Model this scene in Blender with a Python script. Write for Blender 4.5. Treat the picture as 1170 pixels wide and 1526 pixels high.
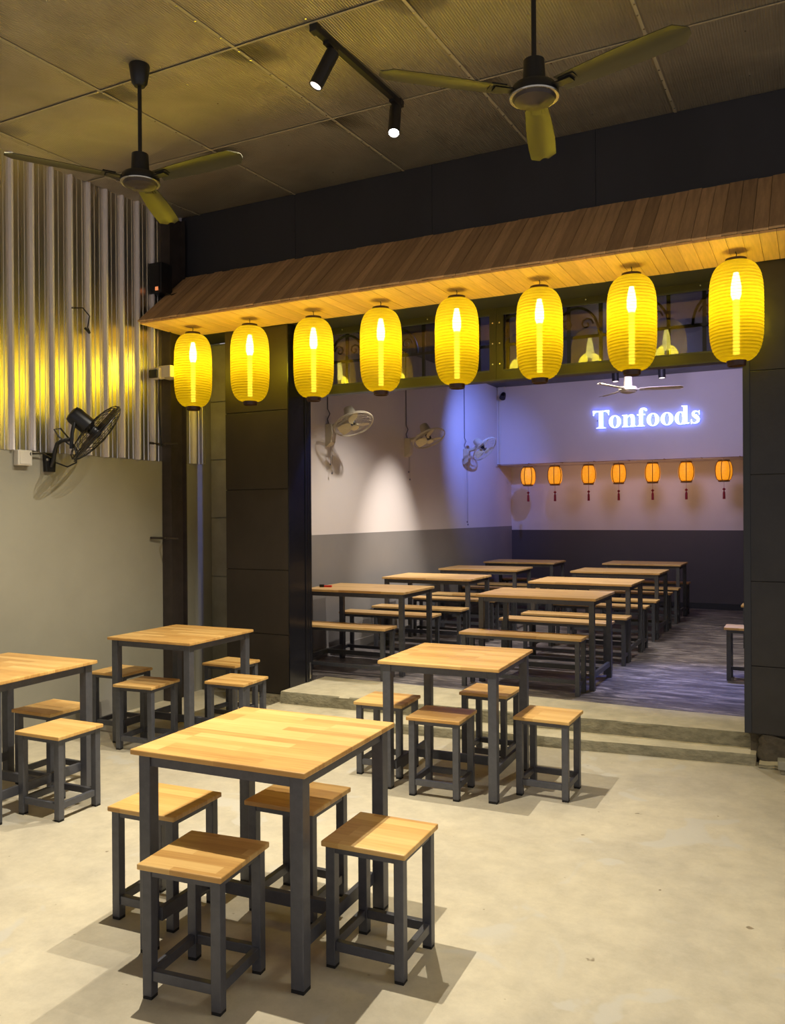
import bpy, bmesh, math, random
from mathutils import Vector, Matrix, Euler
random.seed(7)
PI = math.pi
for o in list(bpy.data.objects): bpy.data.objects.remove(o, do_unlink=True)
S = bpy.context.scene
COL = S.collection

# ------------------------------------------------------------------ camera
CAM_H, CAM_YAW, CAM_PITCH, CAM_ROLL, CAM_F, CAM_CY = 1.601, 26.942, -0.106, -0.376, 1235.4, 768.9
cd = bpy.data.cameras.new('camera'); cam = bpy.data.objects.new('camera', cd); COL.objects.link(cam)
_y, _p, _r = map(math.radians, (CAM_YAW, CAM_PITCH, CAM_ROLL))
Fv = Vector((-math.sin(_y)*math.cos(_p), math.cos(_y)*math.cos(_p), math.sin(_p)))
R0 = Vector((math.cos(_y), math.sin(_y), 0)); U0 = R0.cross(Fv)
Rv = math.cos(_r)*R0 + math.sin(_r)*U0; Uv = -math.sin(_r)*R0 + math.cos(_r)*U0
mw = Matrix((Rv, Uv, -Fv)).transposed().to_4x4(); mw.translation = Vector((0, 0, CAM_H)); cam.matrix_world = mw
cd.sensor_fit = 'VERTICAL'; cd.sensor_height = 24.0; cd.lens = CAM_F/1526*24.0
cd.shift_y = (CAM_CY-763)/1526; cd.clip_start = .05; cd.clip_end = 100
S.camera = cam

# ------------------------------------------------------------------ world, lights, exposure
w = bpy.data.worlds.new('world'); S.world = w; w.use_nodes = True
w.node_tree.nodes['Background'].inputs[0].default_value = (.95, .90, .96, 1)
w.node_tree.nodes['Background'].inputs[1].default_value = .52
S.view_settings.view_transform = 'Standard'; S.view_settings.look = 'None'
S.view_settings.exposure = 0.0; S.view_settings.gamma = 1; S.view_settings.use_curve_mapping = False

WARM = (1, .92, .78); NEUT = (1, .92, .82); BLUE = (.16, .25, 1)
def spot(name, loc, target, power, angle=100, blend=.6, col=WARM, size=.03):
    l = bpy.data.lights.new(name, 'SPOT'); l.energy = power; l.color = col
    l.spot_size = math.radians(angle); l.spot_blend = blend; l.shadow_soft_size = size
    o = bpy.data.objects.new(name, l); COL.objects.link(o); o.location = loc
    o.rotation_euler = (Vector(target)-Vector(loc)).to_track_quat('-Z', 'Y').to_euler()
    return o
spot('key_spot', (-2.4, 2.72, 3.98), (-1.85, 2.35, 0), 600, 112, .9, size=.014)
spot('track_spot_near', (-2.33, 3.745, 3.87), (-4.2, 3.2, 0), 200, 84, .8, size=.014)
spot('track_spot_far', (-2.33, 4.60, 3.93), (-3.2, 3.7, 0), 430, 98, .7, size=.014)
spot('right_spot', (1.3, 2.9, 3.95), (1.0, 3.0, 0), 190, 120, .9, size=.5)
spot('front_fill', (-.3, .3, 3.85), (-.2, .9, 0), 40, 125, .9, size=.5)  # unseen lamp added as fill over the near floor
spot('left_wall_fill', (-3.7, 2.9, 3.9), (-5.0, 3.1, 1.0), 120, 60, 1, size=.05)  # unseen lamp added to brighten the lower left wall
# back room
spot('room_down_spot_1', (-3.2, 7.2, 3.45), (-3.5, 7.6, .9), 190, 95, .7, NEUT, .04)
spot('room_down_spot_2', (-2.1, 9.4, 3.45), (-2.2, 9.8, .9), 250, 115, .8, NEUT, .3)
spot('room_wall_spot', (-2.9, 8.6, 3.5), (-4.5, 8.7, .95), 420, 42, 1, NEUT, .03)
spot('room_down_spot_3', (-1.3, 7.2, 3.45), (-1.9, 7.4, .9), 170, 110, .7, NEUT, .04)
spot('room_blue_wall_spot', (-2.9, 10.2, 3.3), (-4.45, 11.4, 2.5), 230, 75, 1, BLUE, .04)
spot('room_blue_floor_spot', (-.9, 8.2, 3.4), (-.9, 7.35, 0.16), 420, 40, 1, BLUE, .05)
spot('room_blue_back_spot', (-1.6, 9.6, 3.35), (-1.9, 12.4, 3.0), 150, 110, 1, (.62, .55, 1), .35)
spot('room_jamb_spot', (-2.6, 6.6, 3.3), (-3.9, 5.9, 2.3), 220, 45, 1, BLUE, .04)

# ------------------------------------------------------------------ materials
def lin(c):
    return tuple(((v/255)/12.92 if v/255 <= .04045 else ((v/255+.055)/1.055)**2.4) for v in c)
def nt(name):
    m = bpy.data.materials.new(name); m.use_nodes = True; t = m.node_tree
    return m, t, t.nodes, t.links, t.nodes['Principled BSDF']
def mat(name, col, rough=.5, metal=0, noise=0, nscale=8, stretch=(1, 1, 1), bump=0, bscale=60, spec=.5, obj_rand=0, detail=5, emis=0, ecol=None):
    m, t, N, L, b = nt(name)
    b.inputs['Roughness'].default_value = rough; b.inputs['Metallic'].default_value = metal
    b.inputs['Specular IOR Level'].default_value = spec
    c = tuple(col)+(1,); b.inputs['Base Color'].default_value = c
    if noise or bump:
        tc = N.new('ShaderNodeTexCoord'); mp = N.new('ShaderNodeMapping'); mp.inputs['Scale'].default_value = stretch
        L.new(tc.outputs['Object'], mp.inputs['Vector'])
    out = None
    if noise:
        n = N.new('ShaderNodeTexNoise'); n.inputs['Scale'].default_value = nscale; n.inputs['Detail'].default_value = detail
        n.inputs['Roughness'].default_value = .6
        L.new(mp.outputs[0], n.inputs['Vector'])
        r = N.new('ShaderNodeValToRGB'); r.color_ramp.elements[0].position = .3; r.color_ramp.elements[1].position = .7
        r.color_ramp.elements[0].color = tuple(v*(1-noise) for v in col)+(1,)
        r.color_ramp.elements[1].color = tuple(min(1, v*(1+noise)) for v in col)+(1,)
        L.new(n.outputs['Fac'], r.inputs[0]); out = r.outputs[0]
    if obj_rand:
        oi = N.new('ShaderNodeObjectInfo'); mr = N.new('ShaderNodeMapRange')
        mr.inputs[3].default_value = 1-obj_rand; mr.inputs[4].default_value = 1+obj_rand
        L.new(oi.outputs['Random'], mr.inputs[0])
        hv = N.new('ShaderNodeHueSaturation'); L.new(mr.outputs[0], hv.inputs['Value'])
        if out: L.new(out, hv.inputs['Color'])
        else: hv.inputs['Color'].default_value = c
        out = hv.outputs[0]
    if out: L.new(out, b.inputs['Base Color'])
    if bump:
        n2 = N.new('ShaderNodeTexNoise'); n2.inputs['Scale'].default_value = bscale; n2.inputs['Detail'].default_value = 4
        L.new(mp.outputs[0], n2.inputs['Vector'])
        bp = N.new('ShaderNodeBump'); bp.inputs['Strength'].default_value = bump; bp.inputs['Distance'].default_value = .01
        L.new(n2.outputs['Fac'], bp.inputs['Height']); L.new(bp.outputs[0], b.inputs['Normal'])
    if emis:
        b.inputs['Emission Color'].default_value = tuple(ecol or col)+(1,); b.inputs['Emission Strength'].default_value = emis
    return m

def wood_block(name, ramp, rough=.38):
    """glued strips of light hardwood: strips along local X, each with its own tone and grain"""
    m, t, N, L, b = nt(name)
    tc = N.new('ShaderNodeTexCoord'); oi = N.new('ShaderNodeObjectInfo')
    ad = N.new('ShaderNodeVectorMath'); ad.operation = 'ADD'
    sc = N.new('ShaderNodeVectorMath'); sc.operation = 'SCALE'; sc.inputs[0].default_value = (7.3, 3.1, 0)
    L.new(oi.outputs['Random'], sc.inputs['Scale']); L.new(tc.outputs['Object'], ad.inputs[0]); L.new(sc.outputs[0], ad.inputs[1])
    br = N.new('ShaderNodeTexBrick'); br.inputs['Scale'].default_value = 1; br.offset = .37; br.offset_frequency = 3
    br.inputs['Brick Width'].default_value = .43; br.inputs['Row Height'].default_value = .052
    br.inputs['Mortar Size'].default_value = .0006; br.inputs['Mortar Smooth'].default_value = 1
    br.inputs['Color1'].default_value = (0, 0, 0, 1); br.inputs['Color2'].default_value = (1, 1, 1, 1); br.inputs['Mortar'].default_value = (.2, .2, .2, 1)
    L.new(ad.outputs[0], br.inputs['Vector'])
    mp = N.new('ShaderNodeMapping'); mp.inputs['Scale'].default_value = (4, 60, 10); L.new(ad.outputs[0], mp.inputs['Vector'])
    n = N.new('ShaderNodeTexNoise'); n.inputs['Scale'].default_value = 1.2; n.inputs['Detail'].default_value = 6; n.inputs['Distortion'].default_value = .8
    L.new(mp.outputs[0], n.inputs['Vector'])
    mx = N.new('ShaderNodeMix'); mx.data_type = 'FLOAT'; mx.inputs[0].default_value = .55
    L.new(br.outputs['Color'], mx.inputs[2]); L.new(n.outputs['Fac'], mx.inputs[3])
    r = N.new('ShaderNodeValToRGB'); e = r.color_ramp.elements
    e[0].position = .12; e[0].color = ramp[0]+(1,); e[1].position = .85; e[1].color = ramp[2]+(1,)
    k = e.new(.45); k.color = ramp[1]+(1,)
    L.new(mx.outputs[0], r.inputs[0]); L.new(r.outputs[0], b.inputs['Base Color'])
    b.inputs['Roughness'].default_value = rough; b.inputs['Specular IOR Level'].default_value = .4
    return m

M = {}
M['wood'] = wood_block('oiled light hardwood', (lin((170, 123, 64)), lin((202, 158, 90)), lin((222, 184, 116))))
M['wood_in'] = wood_block('oiled hardwood room tables', (lin((184, 140, 86)), lin((210, 168, 108)), lin((226, 190, 134))))
M['frame'] = mat('charcoal painted steel', lin((84, 85, 91)), .42, .3, .12, 30, bump=.05, bscale=150)
M['frame_dk'] = mat('dark painted steel', lin((50, 52, 58)), .45, .3)
M['rubber'] = mat('black rubber foot', lin((18, 18, 18)), .7)
M['black'] = mat('black enamel', lin((22, 22, 24)), .38)
M['black_m'] = mat('black plastic', lin((30, 28, 28)), .5)
M['room_floor_edge'] = mat('dark edge', lin((60, 58, 60)), .6)
M['beam'] = mat('dark painted fascia', lin((44, 44, 50)), .6, 0, .14, 2.2, (1, 1, .4), bump=.04, bscale=40)
M['pillar'] = mat('dark painted render panel', lin((48, 40, 32)), .5, .1, .25, 3, (1, 1, .6), bump=.12, bscale=18)
def scuff(m, thr=.69):
    t = m.node_tree; N = t.nodes; L = t.links; b = N['Principled BSDF']; src = b.inputs['Base Color'].links[0].from_socket
    tc = N.new('ShaderNodeTexCoord'); mp = N.new('ShaderNodeMapping'); mp.inputs['Scale'].default_value = (9, 9, 3.2); L.new(tc.outputs['Object'], mp.inputs[0])
    n = N.new('ShaderNodeTexNoise'); n.inputs['Scale'].default_value = 3; n.inputs['Detail'].default_value = 10; n.inputs['Roughness'].default_value = .85; L.new(mp.outputs[0], n.inputs[0])
    r = N.new('ShaderNodeValToRGB'); r.color_ramp.elements[0].position = thr; r.color_ramp.elements[1].position = thr+.04; L.new(n.outputs['Fac'], r.inputs[0])
    x = N.new('ShaderNodeMix'); x.data_type = 'RGBA'; L.new(r.outputs[0], x.inputs[0]); L.new(src, x.inputs[6]); x.inputs[7].default_value = (.25, .24, .23, 1)
    L.new(x.outputs[2], b.inputs['Base Color'])
M['pillar_r'] = mat('charcoal render with scuffs', lin((42, 39, 37)), .36, .1, .25, 5, bump=.25, bscale=14)
scuff(M['pillar_r'])
M['block'] = mat('grey concrete block', lin((150, 146, 128)), .75, 0, .16, 5, bump=.1, bscale=50)
M['jamb'] = mat('glossy black painted steel plate', lin((34, 34, 40)), .2, .4, 0, bump=.25, bscale=6)
M['steel'] = mat('dark brown primed steel', lin((76, 68, 64)), .45, .5, .15, 10)
M['plaster'] = mat('grey beige cement render', lin((146, 142, 126)), .5, 0, .07, 1.6, bump=.05, bscale=25, spec=.4)
M['white'] = mat('white wall paint', lin((214, 206, 204)), .6, 0, .03, 1.2)
M['wains'] = mat('lit charcoal wainscot', lin((134, 130, 128)), .5, 0, .05, 2)  # paler copy of the charcoal wainscot, lamp light put into the colour
M['wains_b'] = mat('charcoal painted wainscot', lin((78, 74, 78)), .45, 0, .05, 2)
M['rceil'] = mat('dark navy room ceiling', lin((40, 42, 56)), .4)
M['step'] = mat('rough concrete step', lin((188, 178, 148)), .8, 0, .16, 7, bump=.5, bscale=22)
M['riser'] = mat('dirty rough riser', lin((134, 128, 104)), .9, 0, .3, 14, (1, 1, 2), bump=.8, bscale=26)  # darker than the treads: rough dirt, with riser shade put into the colour
M['base_dk'] = mat('dark broken mortar', lin((84, 76, 60)), .9, 0, .35, 14, bump=1.0, bscale=26)
M['step_rough'] = mat('rough dark mortar', lin((140, 132, 108)), .9, 0, .35, 12, bump=1.0, bscale=30)
M['plank'] = mat('weathered pine roof board', lin((186, 150, 108)), .6, 0, .22, 3.0, (14, 1.2, 14), bump=.12, bscale=40, obj_rand=.22)
M['plank_s'] = mat('bare pine soffit board', lin((214, 172, 112)), .55, 0, .16, 3.0, (14, 1.2, 14), bump=.08, bscale=40, obj_rand=.1)
M['olive'] = mat('olive grey painted metal frame', lin((50, 47, 38)), .4, .4)
M['screw'] = mat('bright screw head', (.8, .8, .78), .25, 1)
M['lan_ring'] = mat('dark brown lantern ring', lin((52, 28, 18)), .4)
M['whiteplastic'] = mat('white plastic', lin((205, 198, 182)), .4)
M['fanwhite'] = mat('ivory fan plastic', lin((196, 186, 164)), .4)
M['fanblade_w'] = mat('pale fan blade', lin((214, 202, 160)), .35)
M['fan_blade'] = mat('dull olive grey fan blade', lin((82, 80, 60)), .42, .55)
M['fan_rim'] = mat('pale metal rim', lin((190, 186, 170)), .25, .9)
M['red'] = mat('red plastic', lin((205, 50, 30)), .4)
M['tassel'] = mat('dark red silk tassel', lin((150, 28, 36)), .7)
M['gold'] = mat('gold lantern frame', lin((130, 92, 30)), .4, .5)
M['cord'] = mat('grey cord', lin((96, 88, 96)), .6)
M['lens'] = mat('lit lamp lens', (1, .93, .8), .3, emis=14, ecol=(1, .95, .85))
M['lens_soft'] = mat('lamp lens seen from the side', (1, .8, .8), .3, emis=1.6, ecol=(1, .86, .84))
M['led_orange'] = mat('orange indicator', (1, .3, .08), .3, emis=.7, ecol=(1, .32, .12))
M['letter'] = mat('lit white letter face', (1, 1, 1), .4, emis=1.6, ecol=(.88, .96, 1))
M['halo'] = mat('blue lit letter back', (.2, .3, 1), .4, emis=3.2, ecol=(.10, .22, 1))
M['tube'] = mat('glowing streak', (1, .9, .4), .3, emis=2.3, ecol=(1, .88, .3))  # glow standing in for the highlight streak on the lantern ribs
M['hoop'] = mat('thin lantern hoop', lin((176, 140, 20)), .6)
M['bulb'] = mat('glowing bulb', (1, 1, .8), .3, emis=22, ecol=(1, .95, .75))

def floor_mat():
    m, t, N, L, b = nt('worn cream concrete floor')
    tc = N.new('ShaderNodeTexCoord')
    def noise(s, d=6, ro=.6, dist=0):
        n = N.new('ShaderNodeTexNoise'); n.inputs['Scale'].default_value = s; n.inputs['Detail'].default_value = d
        n.inputs['Roughness'].default_value = ro; n.inputs['Distortion'].default_value = dist
        L.new(tc.outputs['Object'], n.inputs['Vector']); return n
    a = noise(.9, 8, .65, .4); c2 = noise(7, 8, .75); v = noise(2.2, 3, .5, 1.2); f = noise(38, 3, .6)
    r = N.new('ShaderNodeValToRGB'); e = r.color_ramp.elements
    e[0].position = .32; e[0].color = lin((176, 168, 148))+(1,); e[1].position = .68; e[1].color = lin((204, 193, 164))+(1,)
    L.new(a.outputs['Fac'], r.inputs[0])
    r2 = N.new('ShaderNodeValToRGB'); e = r2.color_ramp.elements
    e[0].position = .25; e[0].color = (.72, .71, .70, 1); e[1].position = .62; e[1].color = (1, 1, 1, 1)
    L.new(c2.outputs['Fac'], r2.inputs[0])
    mx = N.new('ShaderNodeMix'); mx.data_type = 'RGBA'; mx.blend_type = 'MULTIPLY'; mx.inputs[0].default_value = .85
    L.new(r.outputs[0], mx.inputs[6]); L.new(r2.outputs[0], mx.inputs[7])
    # grey smoother patches
    r3 = N.new('ShaderNodeValToRGB'); e = r3.color_ramp.elements; e[0].position = .60; e[0].color = (0, 0, 0, 1); e[1].position = .64; e[1].color = (1, 1, 1, 1)
    L.new(v.outputs['Fac'], r3.inputs[0])
    mul = N.new('ShaderNodeMath'); mul.operation = 'MULTIPLY'; mul.inputs[1].default_value = .75; L.new(r3.outputs[0], mul.inputs[0])
    mx2 = N.new('ShaderNodeMix'); mx2.data_type = 'RGBA'; L.new(mul.outputs[0], mx2.inputs[0])
    L.new(mx.outputs[2], mx2.inputs[6]); mx2.inputs[7].default_value = lin((186, 181, 166))+(1,)
    # dark specks
    r4 = N.new('ShaderNodeValToRGB'); e = r4.color_ramp.elements; e[0].position = .235; e[0].color = (.35, .3, .24, 1); e[1].position = .27; e[1].color = (1, 1, 1, 1)
    s = noise(16, 2, .5); L.new(s.outputs['Fac'], r4.inputs[0])
    mx3 = N.new('ShaderNodeMix'); mx3.data_type = 'RGBA'; mx3.blend_type = 'MULTIPLY'; mx3.inputs[0].default_value = .8
    L.new(mx2.outputs[2], mx3.inputs[6]); L.new(r4.outputs[0], mx3.inputs[7])
    L.new(mx3.outputs[2], b.inputs['Base Color']); b.inputs['Roughness'].default_value = .48
    b.inputs['Specular IOR Level'].default_value = .35
    bp = N.new('ShaderNodeBump'); bp.inputs['Strength'].default_value = .12; bp.inputs['Distance'].default_value = .008
    L.new(f.outputs['Fac'], bp.inputs['Height']); L.new(bp.outputs[0], b.inputs['Normal'])
    return m
M['floor'] = floor_mat()
def roomfloor_mat():
    m, t, N, L, b = nt('dark streaked vinyl floor')
    tc = N.new('ShaderNodeTexCoord'); mp = N.new('ShaderNodeMapping'); mp.inputs['Scale'].default_value = (1.2, 4.5, 1)
    mp.inputs['Rotation'].default_value = (0, 0, .15)
    L.new(tc.outputs['Object'], mp.inputs['Vector'])
    n = N.new('ShaderNodeTexNoise'); n.inputs['Scale'].default_value = 2.4; n.inputs['Detail'].default_value = 9; n.inputs['Roughness'].default_value = .72; n.inputs['Distortion'].default_value = .9
    L.new(mp.outputs[0], n.inputs['Vector'])
    r = N.new('ShaderNodeValToRGB'); e = r.color_ramp.elements
    e[0].position = .36; e[0].color = lin((62, 58, 60))+(1,); e[1].position = .66; e[1].color = lin((178, 168, 164))+(1,)
    k = e.new(.5); k.color = lin((104, 99, 100))+(1,)
    L.new(n.outputs['Fac'], r.inputs[0]); L.new(r.outputs[0], b.inputs['Base Color']); b.inputs['Roughness'].default_value = .42
    return m
M['rfloor'] = roomfloor_mat()
def foil_mat():
    m, t, N, L, b = nt('foil faced insulation board')
    tc = N.new('ShaderNodeTexCoord'); geo = N.new('ShaderNodeNewGeometry')
    n = N.new('ShaderNodeTexNoise'); n.inputs['Scale'].default_value = 1.6; n.inputs['Detail'].default_value = 6; n.inputs['Distortion'].default_value = 1
    L.new(geo.outputs['Position'], n.inputs['Vector'])
    r = N.new('ShaderNodeValToRGB'); e = r.color_ramp.elements; e[0].position = .3; e[0].color = lin((168, 158, 138))+(1,); e[1].position = .7; e[1].color = lin((200, 190, 166))+(1,)
    L.new(n.outputs['Fac'], r.inputs[0]); L.new(r.outputs[0], b.inputs['Base Color'])
    b.inputs['Metallic'].default_value = .6; b.inputs['Roughness'].default_value = .4
    wv = N.new('ShaderNodeTexWave'); wv.inputs['Scale'].default_value = 22; wv.bands_direction = 'X'; wv.inputs['Distortion'].default_value = .15
    L.new(geo.outputs['Position'], wv.inputs['Vector'])
    n2 = N.new('ShaderNodeTexNoise'); n2.inputs['Scale'].default_value = 4.5; n2.inputs['Detail'].default_value = 3; L.new(geo.outputs['Position'], n2.inputs['Vector'])
    m1 = N.new('ShaderNodeMath'); m1.operation = 'MULTIPLY'; m1.inputs[1].default_value = .4; L.new(wv.outputs['Fac'], m1.inputs[0])
    m2 = N.new('ShaderNodeMath'); m2.operation = 'ADD'; L.new(m1.outputs[0], m2.inputs[0]); L.new(n2.outputs['Fac'], m2.inputs[1])
    bp = N.new('ShaderNodeBump'); bp.inputs['Strength'].default_value = .5; bp.inputs['Distance'].default_value = .03
    L.new(m2.outputs[0], bp.inputs['Height']); L.new(bp.outputs[0], b.inputs['Normal'])
    return m
M['foil'] = foil_mat()
M['seam'] = mat('foil joint tape', lin((190, 180, 152)), .5, .3)
def clad_mat():
    m, t, N, L, b = nt('galvanised ribbed sheet')
    b.inputs['Base Color'].default_value = lin((226, 222, 214))+(1,); b.inputs['Metallic'].default_value = 1.0; b.inputs['Roughness'].default_value = .34
    geo = N.new('ShaderNodeNewGeometry'); mp = N.new('ShaderNodeMapping'); mp.inputs['Scale'].default_value = (0, 60, .6)
    L.new(geo.outputs['Position'], mp.inputs['Vector'])
    n = N.new('ShaderNodeTexNoise'); n.inputs['Scale'].default_value = 1; n.inputs['Detail'].default_value = 3; L.new(mp.outputs[0], n.inputs['Vector'])
    mr = N.new('ShaderNodeMapRange'); mr.inputs[3].default_value = .22; mr.inputs[4].default_value = .36; L.new(n.outputs['Fac'], mr.inputs[0]); L.new(mr.outputs[0], b.inputs['Roughness'])
    bp = N.new('ShaderNodeBump'); bp.inputs['Strength'].default_value = .5; bp.inputs['Distance'].default_value = .006
    L.new(n.outputs['Fac'], bp.inputs['Height']); L.new(bp.outputs[0], b.inputs['Normal'])
    return m
M['clad'] = clad_mat()
M['clad_rib'] = mat('matt pale grey rib face', lin((232, 226, 230)), .5, .1)
def glass_mat():
    m, t, N, L, b = nt('window glass'); N.remove(b); out = N['Material Output']
    tr = N.new('ShaderNodeBsdfTransparent'); tr.inputs[0].default_value = (.62, .62, .66, 1)
    gl = N.new('ShaderNodeBsdfGlossy'); gl.inputs['Roughness'].default_value = .02; gl.inputs[0].default_value = (.9, .9, .9, 1)
    fr = N.new('ShaderNodeFresnel'); fr.inputs[0].default_value = 1.6
    ad = N.new('ShaderNodeMath'); ad.operation = 'ADD'; ad.inputs[1].default_value = .0; L.new(fr.outputs[0], ad.inputs[0])
    mx = N.new('ShaderNodeMixShader'); L.new(ad.outputs[0], mx.inputs[0]); L.new(tr.outputs[0], mx.inputs[1]); L.new(gl.outputs[0], mx.inputs[2])
    L.new(mx.outputs[0], out.inputs[0]); return m
M['glass'] = glass_mat()
def shell_mat():
    m, t, N, L, b = nt('yellow lantern cloth'); N.remove(b); out = N['Material Output']
    tl = N.new('ShaderNodeBsdfTranslucent'); tl.inputs[0].default_value = (.30, .205, .01, 1)
    tr = N.new('ShaderNodeBsdfTransparent'); tr.inputs[0].default_value = (1, .92, .22, 1)
    df = N.new('ShaderNodeBsdfDiffuse'); df.inputs[0].default_value = (.6, .47, .01, 1)
    m1 = N.new('ShaderNodeMixShader'); m1.inputs[0].default_value = .2; L.new(tl.outputs[0], m1.inputs[1]); L.new(df.outputs[0], m1.inputs[2])
    m2 = N.new('ShaderNodeMixShader'); m2.inputs[0].default_value = .34; L.new(m1.outputs[0], m2.inputs[1]); L.new(tr.outputs[0], m2.inputs[2])
    L.new(m2.outputs[0], out.inputs[0]); return m
M['shell'] = shell_mat()
M['small_lan'] = mat('glowing orange lantern silk', (1, .42, .02), .6, noise=.25, nscale=30, emis=.75, ecol=(1, .33, .01))

# ------------------------------------------------------------------ mesh helpers
class MB:
    def __init__(s): s.v = []; s.f = []
    def add(s, vs, fs):
        k = len(s.v); s.v += [tuple(v) for v in vs]; s.f += [tuple(i+k for i in f) for f in fs]; return s
    def box(s, x0, x1, y0, y1, z0, z1, Mx=None):
        vs = [Vector((x, y, z)) for z in (z0, z1) for y in (y0, y1) for x in (x0, x1)]
        if Mx is not None: vs = [Mx @ v for v in vs]
        return s.add(vs, [(0, 2, 3, 1), (4, 5, 7, 6), (0, 1, 5, 4), (2, 6, 7, 3), (0, 4, 6, 2), (1, 3, 7, 5)])
    def tube(s, pts, r, n=8, cap=True, closed=False):
        pts = [Vector(p) for p in pts]; m = len(pts); rs = r if isinstance(r, (list, tuple)) else [r]*m
        rings = []; up = None
        for i, p in enumerate(pts):
            if closed: d = (pts[(i+1) % m]-pts[i-1])
            else: d = (pts[min(i+1, m-1)]-pts[max(i-1, 0)])
            d.normalize()
            if up is None: up = Vector((0, 0, 1)) if abs(d.z) < .9 else Vector((1, 0, 0))
            a = d.cross(up)
            if a.length < 1e-6: a = d.orthogonal()
            a.normalize(); b = a.cross(d).normalized(); up = b
            rings.append([p+rs[i]*(math.cos(2*PI*j/n)*a+math.sin(2*PI*j/n)*b) for j in range(n)])
        vs = [v for R in rings for v in R]; fs = []
        for i in range(m if closed else m-1):
            for j in range(n):
                i2 = (i+1) % m
                fs.append((i*n+j, i*n+(j+1) % n, i2*n+(j+1) % n, i2*n+j))
        if cap and not closed: fs += [tuple(range(n))[::-1], tuple(range((m-1)*n, m*n))]
        return s.add(vs, fs)
    def lathe(s, prof, n=32, Mx=None, cap=True):
        vs = []; fs = []
        for r, z in prof:
            for j in range(n):
                v = Vector((r*math.cos(2*PI*j/n), r*math.sin(2*PI*j/n), z)); vs.append(Mx @ v if Mx is not None else v)
        for i in range(len(prof)-1):
            for j in range(n): fs.append((i*n+j, i*n+(j+1) % n, (i+1)*n+(j+1) % n, (i+1)*n+j))
        if cap: fs += [tuple(range(n))[::-1], tuple(range((len(prof)-1)*n, len(prof)*n))]
        return s.add(vs, fs)
    def prism(s, poly, z0, z1, Mx=None):
        """polygon in XZ style: poly (a,b) extruded on third axis c: point=(a,b,c)"""
        n = len(poly); vs = [Vector((a, b, z0)) for a, b in poly]+[Vector((a, b, z1)) for a, b in poly]
        if Mx is not None: vs = [Mx @ v for v in vs]
        return s.add(vs, [tuple(range(n))[::-1], tuple(range(n, 2*n))]+[(i, (i+1) % n, n+(i+1) % n, n+i) for i in range(n)])
    def mesh(s, name, m, smooth=False, bevel=0):
        me = bpy.data.meshes.new(name); me.from_pydata(s.v, [], s.f); me.update()
        bm = bmesh.new(); bm.from_mesh(me); bmesh.ops.recalc_face_normals(bm, faces=bm.faces)
        if bevel: bmesh.ops.bevel(bm, geom=bm.edges[:], offset=bevel, segments=2, affect='EDGES', profile=.5)
        bm.to_mesh(me); bm.free(); me.materials.append(m)
        if smooth:
            me.polygons.foreach_set('use_smooth', [True]*len(me.polygons))
            try: me.set_sharp_from_angle(angle=math.radians(38))
            except Exception: pass
        return me
    def obj(s, name, m, parent=None, loc=(0, 0, 0), smooth=False, bevel=0):
        return link(name, s.mesh(name, m, smooth, bevel), parent, loc)
def link(name, me, parent=None, loc=(0, 0, 0), rot=None):
    o = bpy.data.objects.new(name, me); COL.objects.link(o); o.location = loc
    if rot: o.rotation_euler = rot
    if parent: o.parent = parent
    return o
def thing(name, label, cat, loc=(0, 0, 0), rz=0, group=None):
    o = bpy.data.objects.new(name, None); COL.objects.link(o); o.empty_display_size = .1
    o.location = loc; o.rotation_euler = (0, 0, rz); tag(o, label, cat, group); return o
def tag(o, label, cat, group=None):
    o['label'] = label; o['category'] = cat
    if group: o['group'] = group
    return o
def struct(o): o['kind'] = 'structure'; return o
def dup(root, label=None, loc=None, rz=None):
    r = root.copy(); COL.objects.link(r)
    if loc is not None: r.location = loc
    if rz is not None: r.rotation_euler = (0, 0, rz)
    if label: r['label'] = label
    for ch in root.children:
        c = ch.copy(); COL.objects.link(c); c.parent = r
        for g in ch.children:
            d = g.copy(); COL.objects.link(d); d.parent = c
    return r
def B(x0, x1, y0, y1, z0, z1): return MB().box(x0, x1, y0, y1, z0, z1)
def slot(o, m): o.data.materials.append(m)

# ------------------------------------------------------------------ STRUCTURE
H2 = .163                       # back room floor level
def ceil_z(y): return 3.991+.045*y
# front floor
struct(B(-5.2, 4.6, -2.2, 7.0, -.12, 0).obj('floor', M['floor']))
# left wall (render below, ribbed sheets above)
wl = struct(B(-5.3, -5.035, -2.2, 6.3, 0, 4.45).obj('wall_left', M['plaster']))
pitch = .175
def sheet_mesh(y0, n):
    prof = []
    for k in range(n):
        a = y0+k*pitch
        prof += [(a, .0), (a+.003, .028), (a+.019, .028), (a+.023, .0), (a+.078, .0), (a+.082, .004), (a+.086, 0), (a+.128, 0), (a+.132, .004), (a+.136, 0)]
    prof += [(y0+n*pitch-.002, 0)]
    return prof
sheets = 0
ye = 5.9
ys = [6.075-.875*i for i in range(9)]
for y1 in ys:
    y0 = y1-.875
    prof = sheet_mesh(y0, 5); m_ = MB(); vs = []; fs = []
    for y, x in prof:
        for z, off in ((2.075+random.uniform(-.004, .004), 0), (ceil_z(y)+.015, 0)):
            vs.append((-5.03+x, y, z)); vs.append((-5.033+x-.0, y, z))
    n = len(prof)
    for i in range(n-1):
        a = i*4; b_ = (i+1)*4
        fs.append((a, b_, b_+2, a+2)); fs.append((a+1, a+3, b_+3, b_+1)); fs.append((a, a+1, b_+1, b_))
    m_.add(vs, fs); me_ = m_.mesh('cladding_sheet', M['clad']); me_.materials.append(M['clad_rib'])
    for p_ in me_.polygons:
        if max(me_.vertices[i].co.x for i in p_.vertices) > -5.015: p_.material_index = 1
    link('cladding_sheet', me_, wl)
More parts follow.
